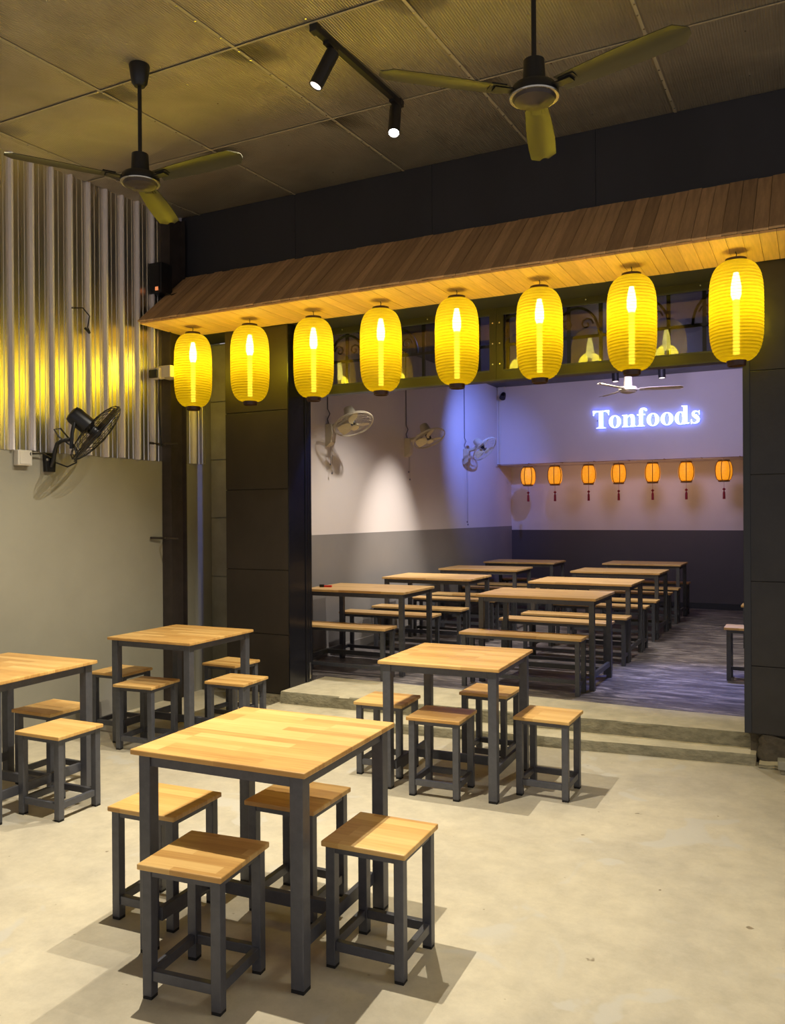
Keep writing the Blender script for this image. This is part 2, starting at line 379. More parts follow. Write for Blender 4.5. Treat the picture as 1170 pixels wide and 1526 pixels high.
# ceiling: foil boards with taped joints, screws
ce = struct(MB().add([(-5.3, -2.2, ceil_z(-2.2)+.03), (4.6, -2.2, ceil_z(-2.2)+.03), (4.6, 6.2, ceil_z(6.2)+.03), (-5.3, 6.2, ceil_z(6.2)+.03),
                      (-5.3, -2.2, ceil_z(-2.2)+.15), (4.6, -2.2, ceil_z(-2.2)+.15), (4.6, 6.2, ceil_z(6.2)+.15), (-5.3, 6.2, ceil_z(6.2)+.15)],
                     [(0, 1, 2, 3), (7, 6, 5, 4), (0, 4, 5, 1), (1, 5, 6, 2), (2, 6, 7, 3), (3, 7, 4, 0)]).obj('ceiling', M['foil']))
tilt = math.atan(.045)
xs = [-4.8+1.0*i for i in range(-1, 10)]
yj = [5.75, 4.67, 3.645, 2.62, 1.6, .57, -.46, -1.49]
for i in range(len(xs)-1):
    for j in range(len(yj)-1):
        x0, x1 = max(xs[i], -5.05)+.004, xs[i+1]-.004; y1, y0 = yj[j]-.004, yj[j+1]+.004
        s_ = random.uniform(-.001, .001)
        nx, ny = 5, 4; vs = []; fs = []
        for b_ in range(ny+1):
            for a in range(nx+1):
                x = x0+(x1-x0)*a/nx; y = y0+(y1-y0)*b_/ny
                inner = 0 < a < nx and 0 < b_ < ny
                vs.append((x, y, ceil_z(y)+s_-(random.uniform(-.004, .012) if inner else 0)))
        for b_ in range(ny):
            for a in range(nx):
                q = b_*(nx+1)+a; fs.append((q, q+nx+1, q+nx+2, q+1))
        k = len(vs); vs += [(x0, y0, ceil_z(y0)+.03), (x1, y0, ceil_z(y0)+.03), (x1, y1, ceil_z(y1)+.03), (x0, y1, ceil_z(y1)+.03)]
        fs += [(0, nx, k+1, k)]+[(k, k+1, k+2, k+3)]
        o = MB().add(vs, fs).obj('ceiling_panel', M['foil'], ce, smooth=True)
ms = MB()
for x in xs[1:]:
    ms.box(x-.009, x+.009, -1.5, 5.74, 0, .003, Matrix(((1, 0, 0, 0), (0, 1, 0, 0), (0, .045, 1, 3.991-.008), (0, 0, 0, 1))))
for y in yj[1:]:
    ms.box(-5.0, 4.5, y-.006, y+.006, 0, .003, Matrix(((1, 0, 0, 0), (0, 1, 0, 0), (0, .045, 1, 3.991-.009), (0, 0, 0, 1))))
o = ms.obj('joint_tape', M['seam'], ce); o['kind'] = 'stuff'
ms = MB()
for x in xs[1:]:
    for k in range(46):
        y = -1.3+k*.155+random.uniform(-.03, .03)
        if y < 5.7: ms.lathe([(.006, 0), (.006, .004)], 6, Matrix.Translation((x+random.uniform(-.006, .006), y, ceil_z(y)-.014)))
for x in (-3.3, -2.3, -1.3, -.3):
    for k in range(20):
        y = .5+k*.26+random.uniform(-.05, .05); ms.lathe([(.005, 0), (.005, .004)], 6, Matrix.Translation((x+random.uniform(-.04, .04), y, ceil_z(y)-.008)))
o = ms.obj('ceiling_screws', M['screw'], ce); o['kind'] = 'stuff'

# front wall (facade) pieces
YF, YT = 5.75, 6.15             # front plane of the pillars; plane of the transom
XL, XR = -3.89, -.39            # opening
# fascia beam of dark boards
fb = struct(B(-5.05, 4.6, YF, YF+.40, 3.20, 4.42).obj('wall_front', M['beam']))
for i, (a, b_) in enumerate([(-5.03, -3.8), (-3.797, -2.565), (-2.562, -1.33), (-1.327, -.095), (-.092, 1.14), (1.143, 2.4)]):
    B(a, b_, YF-.012, YF, 3.22, ceil_z(YF)-.004).obj('fascia_panel', M['beam'], fb)
struct(B(-5.02, 4.4, YF-.035, YF-.012, 3.675, 3.715).obj('trim_1', M['frame_dk']))
# left pillar and its panels
pl = struct(B(-4.54, XL-.004, YF+.015, 6.095, 0, 3.20).obj('wall_front_left', M['pillar']))
zs = [.105, .60, 1.14, 1.82, 2.48, 3.19]
for a, b_ in zip(zs, zs[1:]):
    B(-4.54, XL, YF, YF+.015, a+.003, b_-.003).obj('wall_panel', M['pillar'], pl, bevel=.002)
B(-4.54, XL, YF+.005, YF+.03, 0, .1).obj('plinth', M['step_rough'], pl)
jb = B(XL-.004, XL+.006, YF-.004, 5.985, .12, 3.195).obj('jamb_plate', M['jamb'], pl)
# block wall in the recess
bw = struct(B(-5.05, -4.54, YT+.02, YT+.16, 0, 3.2).obj('wall_recess', M['block']))
for a, b_ in zip([0, .50, 1.035, 1.58, 2.12, 2.66], [.50, 1.035, 1.58, 2.12, 2.66, 3.19]):
    B(-5.03, -4.545, YT, YT+.02, a+.003, b_-.004).obj('concrete_block', M['block'], bw, bevel=.003)
# right pillar
pr = struct(B(XR+.004, 4.6, YF+.015, YT+.1, .185, 3.20).obj('wall_front_right', M['pillar_r']))
for (x0, x1) in ((XR, .42), (.426, 1.24)):
    for a, b_ in zip([.19, .62, 1.16, 1.84, 2.5], [.62, 1.16, 1.84, 2.5, 3.19]):
        B(x0, x1, YF, YF+.015, a+.002, b_-.002).obj('wall_panel', M['pillar_r'], pr, bevel=.002)
B(XR-.012, XR+.03, YF-.008, YF+.4, .19, 3.19).obj('corner_strip', M['frame_dk'], pr, bevel=.003)
# broken base under the right pillar
m_ = MB(); rr = random.Random(3)
B(XR+.02, 1.4, YF+.05, YT+.1, 0, .185).obj('plinth_core', M['base_dk'], pr)
def lump(mb, c, s, rr, n=3):
    bm = bmesh.new(); bmesh.ops.create_icosphere(bm, subdivisions=n, radius=1)
    ph = [rr.uniform(0, 6) for _ in range(6)]
    for v in bm.verts:
        k = 1+.16*math.sin(3.1*v.co.x*2+ph[0])+.13*math.sin(4.3*v.co.y*2+ph[1])+.13*math.sin(3.7*v.co.z*2+ph[2])+.06*math.sin(11*v.co.x+ph[3])+.06*math.sin(12*v.co.z+ph[4])
        v.co = Vector((c[0]+s[0]*max(-.8, min(.8, v.co.x))*k, c[1]+s[1]*max(-.75, min(.75, v.co.y))*k, c[2]+s[2]*max(-.7, min(.7, v.co.z))*k))
    bm.verts.ensure_lookup_table()
    mb.add([v.co for v in bm.verts], [[v.index for v in f.verts] for f in bm.faces]); bm.free()
for k in range(9):
    lump(m_, (-.24+k*.19, 5.84+rr.uniform(-.015, .015), .085), (.135, .085, .125), rr)
m_.obj('rough_plinth', M['base_dk'], pr, smooth=True)
# steps (a little skewed to the facade)
def skew_box(name, xa, xb, ya0, ya1, yb, z0, z1, m, nx=40, amp=.006):
    """front edge runs from (xa,ya0) to (xb,ya1); back edge at y=yb"""
    vs = []; fs = []
    r = random.Random(nx+int(z1*100))
    for i in range(nx+1):
        t = i/nx; x = xa+(xb-xa)*t; yf = ya0+(ya1-ya0)*t
        w1, w2 = r.uniform(-amp, amp), r.uniform(-amp, amp)
        vs += [(x, yf+w1-.004, z0), (x, yf+w2, (z0+z1)/2), (x, yf+w1+.004, z1-.01+w2*.3), (x, yf+.012+w2, z1+w1*.2), (x, yb, z1), (x, yb, z0)]
    for i in range(nx):
        a = i*6; b_ = a+6
        for k in range(5): fs.append((a+k, b_+k, b_+k+1, a+k+1))
    fs += [tuple(range(6)), tuple(range(nx*6, nx*6+6))[::-1]]
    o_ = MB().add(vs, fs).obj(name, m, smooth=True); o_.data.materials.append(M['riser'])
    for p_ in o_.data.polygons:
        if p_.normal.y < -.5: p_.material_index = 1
    return o_
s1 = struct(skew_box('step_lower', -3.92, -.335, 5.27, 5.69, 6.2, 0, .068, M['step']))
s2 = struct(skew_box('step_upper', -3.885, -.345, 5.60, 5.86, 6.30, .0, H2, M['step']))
# piece of kerb right of the steps
tag(skew_box('kerb_stone', -.315, 1.5, 5.655, 5.64, 5.79, 0, .022, M['step'], 40, .012), 'low pale mortar kerb beside the right end of the steps, under the dark pillar', 'kerb')
cb = thing('concrete_brick', 'pale loose block lying at the foot of the right pillar', 'brick', (-.105, 5.60, .0), .05)
B(-.10, .12, -.045, .045, .03, .085).obj('block_body', M['block'], cb, bevel=.004)
B(-.085, .10, -.035, .035, 0, .03).obj('bedding', M['step_rough'], cb, bevel=.003)

# back room shell
RX0, RX1, RY1, RZ = -4.45, 1.5, 13.1, 3.59
struct(B(RX0-.15, RX1+.1, 6.302, RY1+.1, -.05, H2).obj('floor_back_room', M['rfloor']))
rl = struct(B(RX0-.15, RX0, YT+.02, RY1+.1, H2, RZ).obj('wall_back_room_left', M['white']))
B(RX0, RX0+.004, YT+.1, RY1, H2+.06, 1.40).obj('painted_dado', M['wains'], rl)
rb = struct(B(RX0, RX1, RY1, RY1+.12, H2, RZ).obj('wall_back', M['white']))
B(RX0+.004, RX1, RY1-.004, RY1, H2+.06, 1.335).obj('painted_dado', M['wains_b'], rb)
struct(B(RX0+.005, RX1, RY1-.03, RY1-.004, H2, H2+.09).obj('baseboard_back', M['frame_dk']))
struct(B(RX0, RX0+.02, YT+.1, RY1-.03, H2, H2+.08).obj('baseboard_left', M['wains']))
struct(B(RX1, RX1+.12, YT+.02, RY1+.1, H2, RZ).obj('wall_back_room_right', M['white']))
struct(B(RX0, RX1, 12.42, RY1, 2.365, RZ).obj('wall_back_upper', M['white']))
struct(B(RX0-.15, RX1+.12, YT+.1, RY1+.1, RZ, RZ+.1).obj('ceiling_back_room', M['rceil']))
# wall above the opening inside (keeps the room closed behind the fascia)
struct(B(RX0, RX1, YT+.14, YT+.16, 3.24, RZ).obj('wall_back_room_front', M['rceil']))

# transom: frame, two windows, glazing, screws
def transom(name, x0, x1):
    r = thing(name, '', '', (0, 0, 0)); del r['label']; del r['category']; r['kind'] = 'structure'
    z0, z1, f = 2.645, 3.205, .055
    fr = MB(); y0, y1 = YT-.03, YT+.03
    fr.box(x0, x1, y0, y1, z1-.05, z1).box(x0, x1, y0, y1, z0, z0+.062).box(x0, x0+f, y0, y1, z0+.062, z1-.05).box(x1-f, x1, y0, y1, z0+.062, z1-.05)
    o = fr.obj('window_frame', M['olive'], r)
    b = MB(); e = .012
    b.box(x0+f, x1-f, y0-.004, y0+.01, z0+.062, z0+.062+e).box(x0+f, x1-f, y0-.004, y0+.01, z1-.05-e, z1-.05)
    b.obj('glazing_bead', M['frame_dk'], r)
    B(x0+f-.005, x1-f+.005, YT-.004, YT+.002, z0+.057, z1-.045).obj('pane', M['glass'], r)
    k = 0
    pts = [(x0+f/2, z) for z in (z0+.12, z0+.28, z1-.12)]+[(x1-f/2, z) for z in (z0+.12, z0+.28, z1-.12)]
    pts += [(x0+.3+i*.4, z1-.025) for i in range(int((x1-x0-.3)/.4)+1)]
    for x, z in pts:
        MB().lathe([(.007, 0), (.006, .004)], 8, Matrix.Translation((x, y0, z)) @ Matrix.Rotation(PI/2, 4, 'X')).obj('screw', M['screw'], r)
    return r
transom('window_1', XL+.01, -2.197)
transom('window_2', -2.195, XR-.005)
struct(B(XL, XR, YT-.05, YT+.05, 2.634, 2.645).obj('trim_2', M['frame_dk']))
# iron grille behind the transom glass
gr = thing('iron_grille', 'dark ironwork grille with arches and scrolls behind the transom glass', 'grille', (0, 0, 0))
yg = YT+.085
for z in (2.66, 2.93, 3.19): B(XL+.02, XR-.02, yg-.008, yg+.008, z-.012, z+.012).obj('rail', M['black'], gr)
nb = 14
for i in range(nb+1):
    x = XL+.05+(XR-XL-.1)*i/nb
    B(x-.013, x+.013, yg-.01, yg+.01, 2.65, 3.2).obj('bar', M['black'], gr)
for i in range(0, 7):
    x = XL+.3+i*.5
    pts = [(x+.17*math.cos(t), yg-.012, 2.93+.22*math.sin(t)) for t in [PI*k/14 for k in range(15)]]
    MB().tube(pts, .011, 6).obj('arch', M['black'], gr, smooth=True)
    for sgn in (-1, 1):
        pts = [(x+sgn*(.075+(.052-.0045*k)*math.cos(k*.75)), yg-.014, 3.02+(.052-.0045*k)*math.sin(k*.75)) for k in range(11)]
        MB().tube(pts, .007, 6).obj('scroll', M['black'], gr, smooth=True)
# folded shutter leaves in the left of the opening
d1 = thing('door_1', '', ''); del d1['label']; del d1['category']; d1['kind'] = 'structure'
for k in range(3):
    B(XL-.002, XL+.014, 5.988+k*.032, 6.016+k*.032, H2+.005, 2.61).obj('door_leaf', M['jamb'], d1, bevel=.003)
B(XL+.015, XL+.022, 6.022, 6.042, H2+.03, H2+.17).obj('door_bolt', M['screw'], d1)

# canopy: sloping pine boards over a pine soffit
cn = thing('canopy', 'pine board canopy with sloped top over the dining room opening', 'canopy', (0, 0, 0))
LY, LZ, TY, TZ = 5.15, 3.20, 5.735, 3.70
B(-4.94, 1.9, TY-.05, TY, 3.225, TZ-.05).obj('backing_rail', M['frame_dk'], cn)
x = -4.95; bw_ = .083
sl = Vector((0, TY-LY, TZ-LZ)); SLn = sl.length; sl.normalize(); ang = math.atan2(TZ-LZ, TY-LY)
pm = B(-bw_/2+.0012, bw_/2-.0012, -.012, SLn, .0, .014).mesh('roof_board', M['plank'])
pm2 = B(-.045+.001, .045-.001, -.0, TY-LY-.01, -.014, 0).mesh('soffit_board', M['plank_s'])
i = 0
while x < 1.75:
    link('roof_board', pm, cn, (x+bw_/2, LY+random.uniform(-.004, .004), LZ+.004+random.uniform(-.0015, .0015)), (ang, 0, 0)); x += bw_
x = -4.95
while x < 1.75:
    link('soffit_board', pm2, cn, (x+.045, LY+.01, LZ+random.uniform(-.0012, .0012)), (0, 0, 0)); x += .09

# steel column in the left corner with peg bolts
sc = struct(MB().box(-5.03, -4.93, 5.50, 5.512, 0, 4.2).box(-5.03, -4.93, 5.688, 5.70, 0, 4.2).box(-4.985, -4.97, 5.512, 5.688, 0, 4.2).obj('trim_3', M['steel']))
for z in (2.215, 1.41):
    MB().tube([(-5.0, 5.50, z), (-4.93, 5.43, z), (-4.80, 5.44, z-.004)], .008, 8).obj('tie_rod', M['steel'], sc, smooth=True)
    MB().tube([(-5.0, 5.46, z), (-5.015, 5.34, z+.006)], .010, 8).obj('tie_rod', M['steel'], sc, smooth=True)

# ------------------------------------------------------------------ OBJECTS: tables and stools in front
def square_table():
    t = thing('square_table', '', 'table', group='square dining tables in the front area')
    w_, d_ = .735/2, .73/2; h = .75; th = .020
    tp = MB(); tp.box(-w_, w_, -d_, d_, h-th, h).obj('tabletop', M['wood'], t, bevel=.004)
    L_ = .05; ix, iy = w_-.022, d_-.022
    for sx in (-1, 1):
        for sy in (-1, 1):
            x1, y1 = sx*ix, sy*iy; x0, y0 = x1-sx*L_, y1-sy*L_
            l = B(min(x0, x1), max(x0, x1), min(y0, y1), max(y0, y1), .012, h-th).obj('leg', M['frame'], t, bevel=.003)
            B(min(x0, x1)+.001, max(x0, x1)-.001, min(y0, y1)+.001, max(y0, y1)-.001, 0, .012).obj('rubber_foot', M['rubber'], l)
    a = MB(); z0, z1 = h-th-.042, h-th
    for s in (-1, 1):
        y0, y1 = sorted((s*(iy-.008), s*(iy-.033))); a.box(-ix+L_, ix-L_, y0, y1, z0, z1)
        x0, x1 = sorted((s*(ix-.008), s*(ix-.033))); a.box(x0, x1, -iy+L_, iy-L_, z0, z1)
    a.obj('apron', M['frame'], t)
    for s in (-1, 1):
        x0, x1 = sorted((s*(ix-.042), s*(ix-.063))); B(x0, x1, -iy+L_, iy-L_, .105, .155).obj('stretcher', M['frame'], t, bevel=.002)
    B(-ix+.063, ix-.063, -.013, .013, .105, .155).obj('stretcher', M['frame'], t, bevel=.002)
    return t
def stool():
    t = thing('square_stool', '', 'stool', group='square stools in the front area')
    w_, d_ = .162, .158; h = .45; th = .02
    B(-w_, w_, -d_, d_, h-th, h).obj('seat', M['wood'], t, bevel=.004)
    L_ = .036; ix, iy = w_-.012, d_-.012
    for sx in (-1, 1):
        for sy in (-1, 1):
            x1, y1 = sx*ix, sy*iy; x0, y0 = x1-sx*L_, y1-sy*L_
            l = B(min(x0, x1), max(x0, x1), min(y0, y1), max(y0, y1), .01, h-th).obj('leg', M['frame'], t, bevel=.0025)
            B(min(x0, x1)+.001, max(x0, x1)-.001, min(y0, y1)+.001, max(y0, y1)-.001, 0, .01).obj('rubber_foot', M['rubber'], l)
    a = MB(); z0, z1 = h-th-.022, h-th
    for s in (-1, 1):
        y0, y1 = sorted((s*(iy-.004), s*(iy-.026))); a.box(-ix+L_, ix-L_, y0, y1, z0, z1)
        x0, x1 = sorted((s*(ix-.004), s*(ix-.026))); a.box(x0, x1, -iy+L_, iy-L_, z0, z1)
    a.obj('seat_rail', M['frame'], t)
    for s in (-1, 1):
        y0, y1 = sorted((s*(iy-.006), s*(iy-.030))); B(-ix+L_, ix-L_, y0, y1, .060, .094).obj('stretcher', M['frame'], t, bevel=.002)
        x0, x1 = sorted((s*(ix-.006), s*(ix-.030))); B(x0, x1, -iy+L_, iy-L_, .060, .094).obj('stretcher', M['frame'], t, bevel=.002)
    return t
T = square_table(); first = True
for (x, y, a, lb) in [(-1.883, 2.643, 2.8, 'large foreground square wooden table on dark steel legs, nearest the camera'),
                      (-1.923, 4.646, 2.7, 'square wooden table in front of the steps'),
                      (-4.092, 4.671, 1.2, 'square wooden table in the dim corner by the dark column'),
                      (-4.135, 3.20, 2.6, 'brightly lit square wooden table cut off by the left edge of the photo')]:
    if first: T.location = (x, y, 0); T.rotation_euler = (0, 0, math.radians(a)); T['label'] = lb; first = False
    else: dup(T, lb, (x, y, 0), math.radians(a))
ST = stool(); first = True
stools = [
 (-1.861, 2.231, 6.3, 'stool at the near side of the foreground table, front half of its seat lit'),
 (-1.405, 2.656, 2.7, 'stool at the right side of the foreground table, half shaded seat'),
 (-2.355, 2.582, 3.6, 'stool at the left side of the foreground table, fully in view behind its left leg'),
 (-1.905, 2.875, 2.3, 'stool tucked under the far side of the foreground table, behind its front leg'),
 (-2.387, 4.612, 3.9, 'stool at the left side of the table by the steps'),
 (-1.924, 4.400, 3.3, 'shaded stool at the near side of the table by the steps'),
 (-1.893, 5.131, .4, 'stool at the far side of the table by the steps, against the lower step'),
 (-1.368, 4.661, .1, 'stool at the right side of the table by the steps, casting a shadow rightwards'),
 (-4.645, 4.627, 2.6, 'stool at the left side of the corner table, next to the left wall'),
 (-4.142, 4.362, 5.3, 'stool at the near side of the corner table, left half of its seat lit'),
 (-3.635, 4.711, 3.2, 'stool at the right side of the corner table'),
 (-4.109, 5.257, -1.2, 'dim stool at the far side of the corner table, near the dark pillar'),
 (-3.68, 3.209, 1.5, 'fully lit stool at the right side of the table cut by the left edge'),
 (-4.13, 3.545, 1.0, 'half shaded stool at the far side of the table cut by the left edge')]
for (x, y, a, lb) in stools:
    if first: ST.location = (x, y, 0); ST.rotation_euler = (0, 0, math.radians(a)); ST['label'] = lb; first = False
    else: dup(ST, lb, (x, y, 0), math.radians(a))

# ------------------------------------------------------------------ back room tables and benches
def long_table(w_, d_):
    t = thing('long_table', '', 'table', group='long dining tables in the back room')
    h = .75; th = .022
    B(-w_/2, w_/2, -d_/2, d_/2, h-th, h).obj('tabletop', M['wood_in'], t, bevel=.003)
    ix, iy, L_ = w_/2-.02, d_/2-.02, .042
    for sx in (-1, 1):
        for sy in (-1, 1):
            x1, y1 = sx*ix, sy*iy; x0, y0 = x1-sx*L_, y1-sy*L_
            B(min(x0, x1), max(x0, x1), min(y0, y1), max(y0, y1), 0, h-th).obj('leg', M['frame'], t)
    a = MB(); z0, z1 = h-th-.04, h-th
    for s in (-1, 1):
        y0, y1 = sorted((s*(iy-.006), s*(iy-.03))); a.box(-ix+L_, ix-L_, y0, y1, z0, z1)
        x0, x1 = sorted((s*(ix-.006), s*(ix-.03))); a.box(x0, x1, -iy+L_, iy-L_, z0, z1)
    a.obj('apron', M['frame'], t)
    for s in (-1, 1):
        x0, x1 = sorted((s*(ix-.008), s*(ix-.034))); B(x0, x1, -iy+L_, iy-L_, .10, .14).obj('stretcher', M['frame'], t)
    B(-ix+.034, ix-.034, -.013, .013, .10, .14).obj('stretcher', M['frame'], t)
    return t
def bench(w_, d_):
    t = thing('bench', '', 'bench', group='wooden benches in the back room')
    h = .455; th = .022
    B(-w_/2, w_/2, -d_/2, d_/2, h-th, h).obj('seat', M['wood_in'], t, bevel=.003)
    ix, iy, L_ = w_/2-.02, d_/2-.012, .034
    for sx in (-1, 1):
        for sy in (-1, 1):
            x1, y1 = sx*ix, sy*iy; x0, y0 = x1-sx*L_, y1-sy*L_
            B(min(x0, x1), max(x0, x1), min(y0, y1), max(y0, y1), 0, h-th).obj('leg', M['frame'], t)
    a = MB(); z0, z1 = h-th-.025, h-th
    for s in (-1, 1):
        y0, y1 = sorted((s*(iy-.004), s*(iy-.026))); a.box(-ix+L_, ix-L_, y0, y1, z0, z1)
        x0, x1 = sorted((s*(ix-.004), s*(ix-.026))); a.box(x0, x1, -iy+L_, iy-L_, z0, z1)
    a.obj('seat_rail', M['frame'], t)
    for s in (-1, 1):
        x0, x1 = sorted((s*(ix-.006), s*(ix-.028))); B(x0, x1, -iy+L_, iy-L_, .075, .105).obj('stretcher', M['frame'], t)
    B(-ix+.028, ix-.028, -.011, .011, .075, .105).obj('stretcher', M['frame'], t)
    return t
LT = long_table(1.03, .705); BN = bench(1.03, .245); ft = fb_ = True
ordn = ['nearest the steps', 'second from the steps', 'third from the steps', 'farthest, near the back wall']
def put_table(x, y, rz, lb):
    global ft
    if ft: LT.location = (x, y, H2); LT.rotation_euler = (0, 0, rz); LT['label'] = lb; ft = False; return LT
    return dup(LT, lb, (x, y, H2), rz)
def put_bench(x, y, rz, lb):
    global fb_
    if fb_: BN.location = (x, y, H2); BN.rotation_euler = (0, 0, rz); BN['label'] = lb; fb_ = False; return BN
    return dup(BN, lb, (x, y, H2), rz)
for row, xc, Ys, rz in (('right', -2.077, (6.663, 8.125, 9.76, 11.43), 0), ('left', -3.745, (6.535, 8.11, 9.65, 11.26), math.radians(1.5))):
    for i, y0 in enumerate(Ys):
        put_table(xc, y0+.3525, rz, 'long wooden table in the %s row of the back room, %s' % (row, ordn[i]))
        dx = {0: -.06}.get(i, 0)
        for side, yb in (('near', y0-.115), ('far', y0+.705+.165)):
            put_bench(xc+dx, yb, rz, 'wooden bench on the %s side of the %s row table %s' % (side, row, ordn[i]))
put_bench(-.69+.515, 7.58+.125, 0, 'bench end showing past the right pillar, the nearer of two')
put_bench(-.69+.515, 9.45+.125, 0, 'bench end barely showing past the right pillar, the farther of two')

# small red packet on first left table
pk = thing('lighter', 'small red item with a black end on the nearest left back room table', 'lighter', (-4.16, 6.74, H2+.75), .3)
B(0, .075, -.012, .012, 0, .018).obj('body', M['red'], pk, bevel=.004)
B(-.045, 0, -.013, .013, 0, .026).obj('cap', M['black'], pk, bevel=.004)

# ------------------------------------------------------------------ yellow lanterns
def lantern_prof():
    H = .605; R = .155; n = 30; prof = []
    for k in range(n*4+1):
        t = k/(n*4); z = -H/2+H*t
        u = abs(2*t-1); r = .056+(R-.056)*(1-u**4.2)**.55
        r += .0032*(abs(math.sin(PI*n*t))-.5)
        prof.append((r, z))
    return prof
lp = lantern_prof()
def yellow_lantern():
    t = thing('yellow_lantern', '', 'lantern', group='yellow lanterns under the canopy')
    MB().lathe(lp, 40, cap=False).obj('shade', M['shell'], t, smooth=True)
    MB().lathe([(.062, .298), (.062, .318), (.055, .320), (.050, .314), (.050, .308), (.0, .308), (.0, .298), (.062, .298)], 32, cap=False).obj('top_ring', M['lan_ring'], t, smooth=True)  # ring closed by an added disc that keeps bulb light off the soffit
    MB().lathe([(.058, -.300), (.054, -.330), (.047, -.333), (.047, -.300), (.058, -.300)], 32, cap=False).obj('bottom_ring', M['lan_ring'], t, smooth=True)
    w_ = MB().tube([(-.052, 0, .316), (0, 0, .330), (.052, 0, .316)], .003, 6).tube([(0, 0, .330), (.004, 0, .345), (0, 0, .358), (0, 0, .363)], .0028, 6)
    w_.obj('hanging_wire', M['black'], t, smooth=True)
    MB().tube([(-.052, 0, .30), (.052, 0, .30)], .005, 6).tube([(0, 0, .30), (0, 0, .235)], .014, 10).obj('lamp_holder', M['black'], t)
    MB().lathe([(.004, .06), (.02, .07), (.03, .10), (.03, .15), (.022, .20), (.014, .235)], 16).obj('bulb', M['bulb'], t, smooth=True)
    MB().tube([(0, 0, .07), (0, 0, -.26)], .019, 12).obj('glow_streak', M['tube'], t, smooth=True)  # added glowing core, imitates the highlight running down the shade
    hp = MB(); n = 30
    for k in range(1, n):
        r_, z_ = lp[k*4]; hp.tube([((r_+.001)*math.cos(2*PI*j/36), (r_+.001)*math.sin(2*PI*j/36), z_) for j in range(36)], .0011, 4, closed=True)
    hp.obj('hoops', M['hoop'], t)
    return t
LN = yellow_lantern(); LL = bpy.data.lights.new('lantern_bulb', 'POINT'); LL.energy = 13; LL.color = (1, .88, .12); LL.shadow_soft_size = .09
names = ['rightmost yellow lantern under the canopy, in front of the right pillar', 'second yellow lantern from the right, below the glass with the lit letters further back',
         'third yellow lantern from the right, just right of the window mullion', 'fourth yellow lantern from the right, just left of the window mullion',
         'fifth yellow lantern from the right, fourth from the left', 'third yellow lantern from the left, over the left edge of the opening',
         'second yellow lantern from the left, in front of the dark left pillar', 'leftmost yellow lantern, beside the white security camera']
XN = [-.414, -1.035, -1.643, -2.245, -2.852, -3.44, -4.045, -4.63]
for i, x in enumerate(XN):
    p = (x, 5.44, 2.820-.004*(i % 3))
    if i == 0: LN.location = p; LN['label'] = names[0]; o = LN
    else: o = dup(LN, names[i], p, .3*i)
    lo = bpy.data.objects.new('lantern_light', LL); COL.objects.link(lo); lo.location = (p[0], p[1], p[2]+.03)

# ------------------------------------------------------------------ ceiling fans
def ceiling_fan(dark=True, R=.70, drop=.62, prefix=''):
    t = thing('ceiling_fan', '', 'ceiling fan')
    body = M['black'] if dark else M['fanwhite']; bl = M['fan_blade'] if dark else M['fanwhite']
    # origin at hub centre (blade plane)
    MB().tube([(0, 0, .12), (0, 0, drop)], .0115, 12).obj('rod', body, t, smooth=True)
    MB().lathe([(.03, drop-.12), (.044, drop-.10), (.058, drop-.01), (.056, drop)], 20).obj('canopy_cup', body, t, smooth=True)
    MB().lathe([(.034, .15), (.046, .145), (.050, .06), (.05, .03)], 24).obj('motor_neck', body, t, smooth=True)
    MB().lathe([(.05, .035), (.095, .03), (.108, .01), (.108, -.01), (.1, -.016)], 32).obj('motor_housing', body, t, smooth=True)
    MB().lathe([(.104, -.012), (.110, -.016), (.108, -.022), (.096, -.022)], 32, cap=False).obj('rim', M['fan_rim'], t, smooth=True)
    MB().lathe([(.096, -.018), (.088, -.034), (.06, -.045), (.03, -.05), (.028, -.052), (.012, -.055)], 28).obj('bottom_cover', M['steel'] if dark else body, t, smooth=True)
    n = 14; vs = []; fs = []; m = 5
    for i in range(n+1):
        u = i/n; r = .13+(R-.13)*u
        wd = (.050+.016*math.sin(u*2.4)) * (1 if u < .93 else math.sqrt(max(.05, 1-((u-.93)/.075)**2)))
        for j in range(m+1):
            s = j/m*2-1
            y = s*wd; z = .010*(1-s*s)+y*-.16
            vs.append((r, y, z)); 
    k = len(vs); vs += [(a, b, c-.003) for a, b, c in vs]
    for i in range(n):
        for j in range(m):
            q = i*(m+1)+j; fs.append((q, q+1, q+m+2, q+m+1)); fs.append((k+q, k+q+m+1, k+q+m+2, k+q+1))
    for i in range(n):
        for j in (0, m): q = i*(m+1)+j; fs.append((q, q+m+1, k+q+m+1, k+q))
    for j in range(m):
        for i in (0, n): q = i*(m+1)+j; fs.append((q, q+1, k+q+1, k+q))
    bm_ = MB().add(vs, fs).mesh('blade', bl, True)
    br = MB().box(.08, .19, -.022, .022, -.004, .003).box(.14, .21, -.034, .034, .004, .008)
    brm = br.mesh('blade_bracket', body)
    t['_b'] = 0
    return t, bm_, brm
def fan_at(loc, angs, label, dark=True, drop=.62, R=.70):
    t, bm_, brm = ceiling_fan(dark, R, drop); del t['_b']
    t.location = loc; t['label'] = label; t['group'] = 'ceiling fans'
    for a in angs:
        b = link('blade', bm_, t, (0, 0, 0), (0, 0, math.radians(a))); link('bracket', brm, b)
    return t
fan_at((-3.385, 3.54, 3.50), (0, 118, 237), 'dark three bladed ceiling fan on the left, over the corner tables', drop=ceil_z(3.54)-3.50-.002, R=.70)
fan_at((-1.09, 3.55, 3.452), (103, 222, 344), 'dark three bladed ceiling fan on the right, above the lanterns', drop=ceil_z(3.55)-3.452-.002, R=.70)
fan_at((-1.95, 10.0, 3.06), (12, 132, 252), 'white ceiling fan inside the back room above the lit letters', False, RZ-3.06-.001, .62)

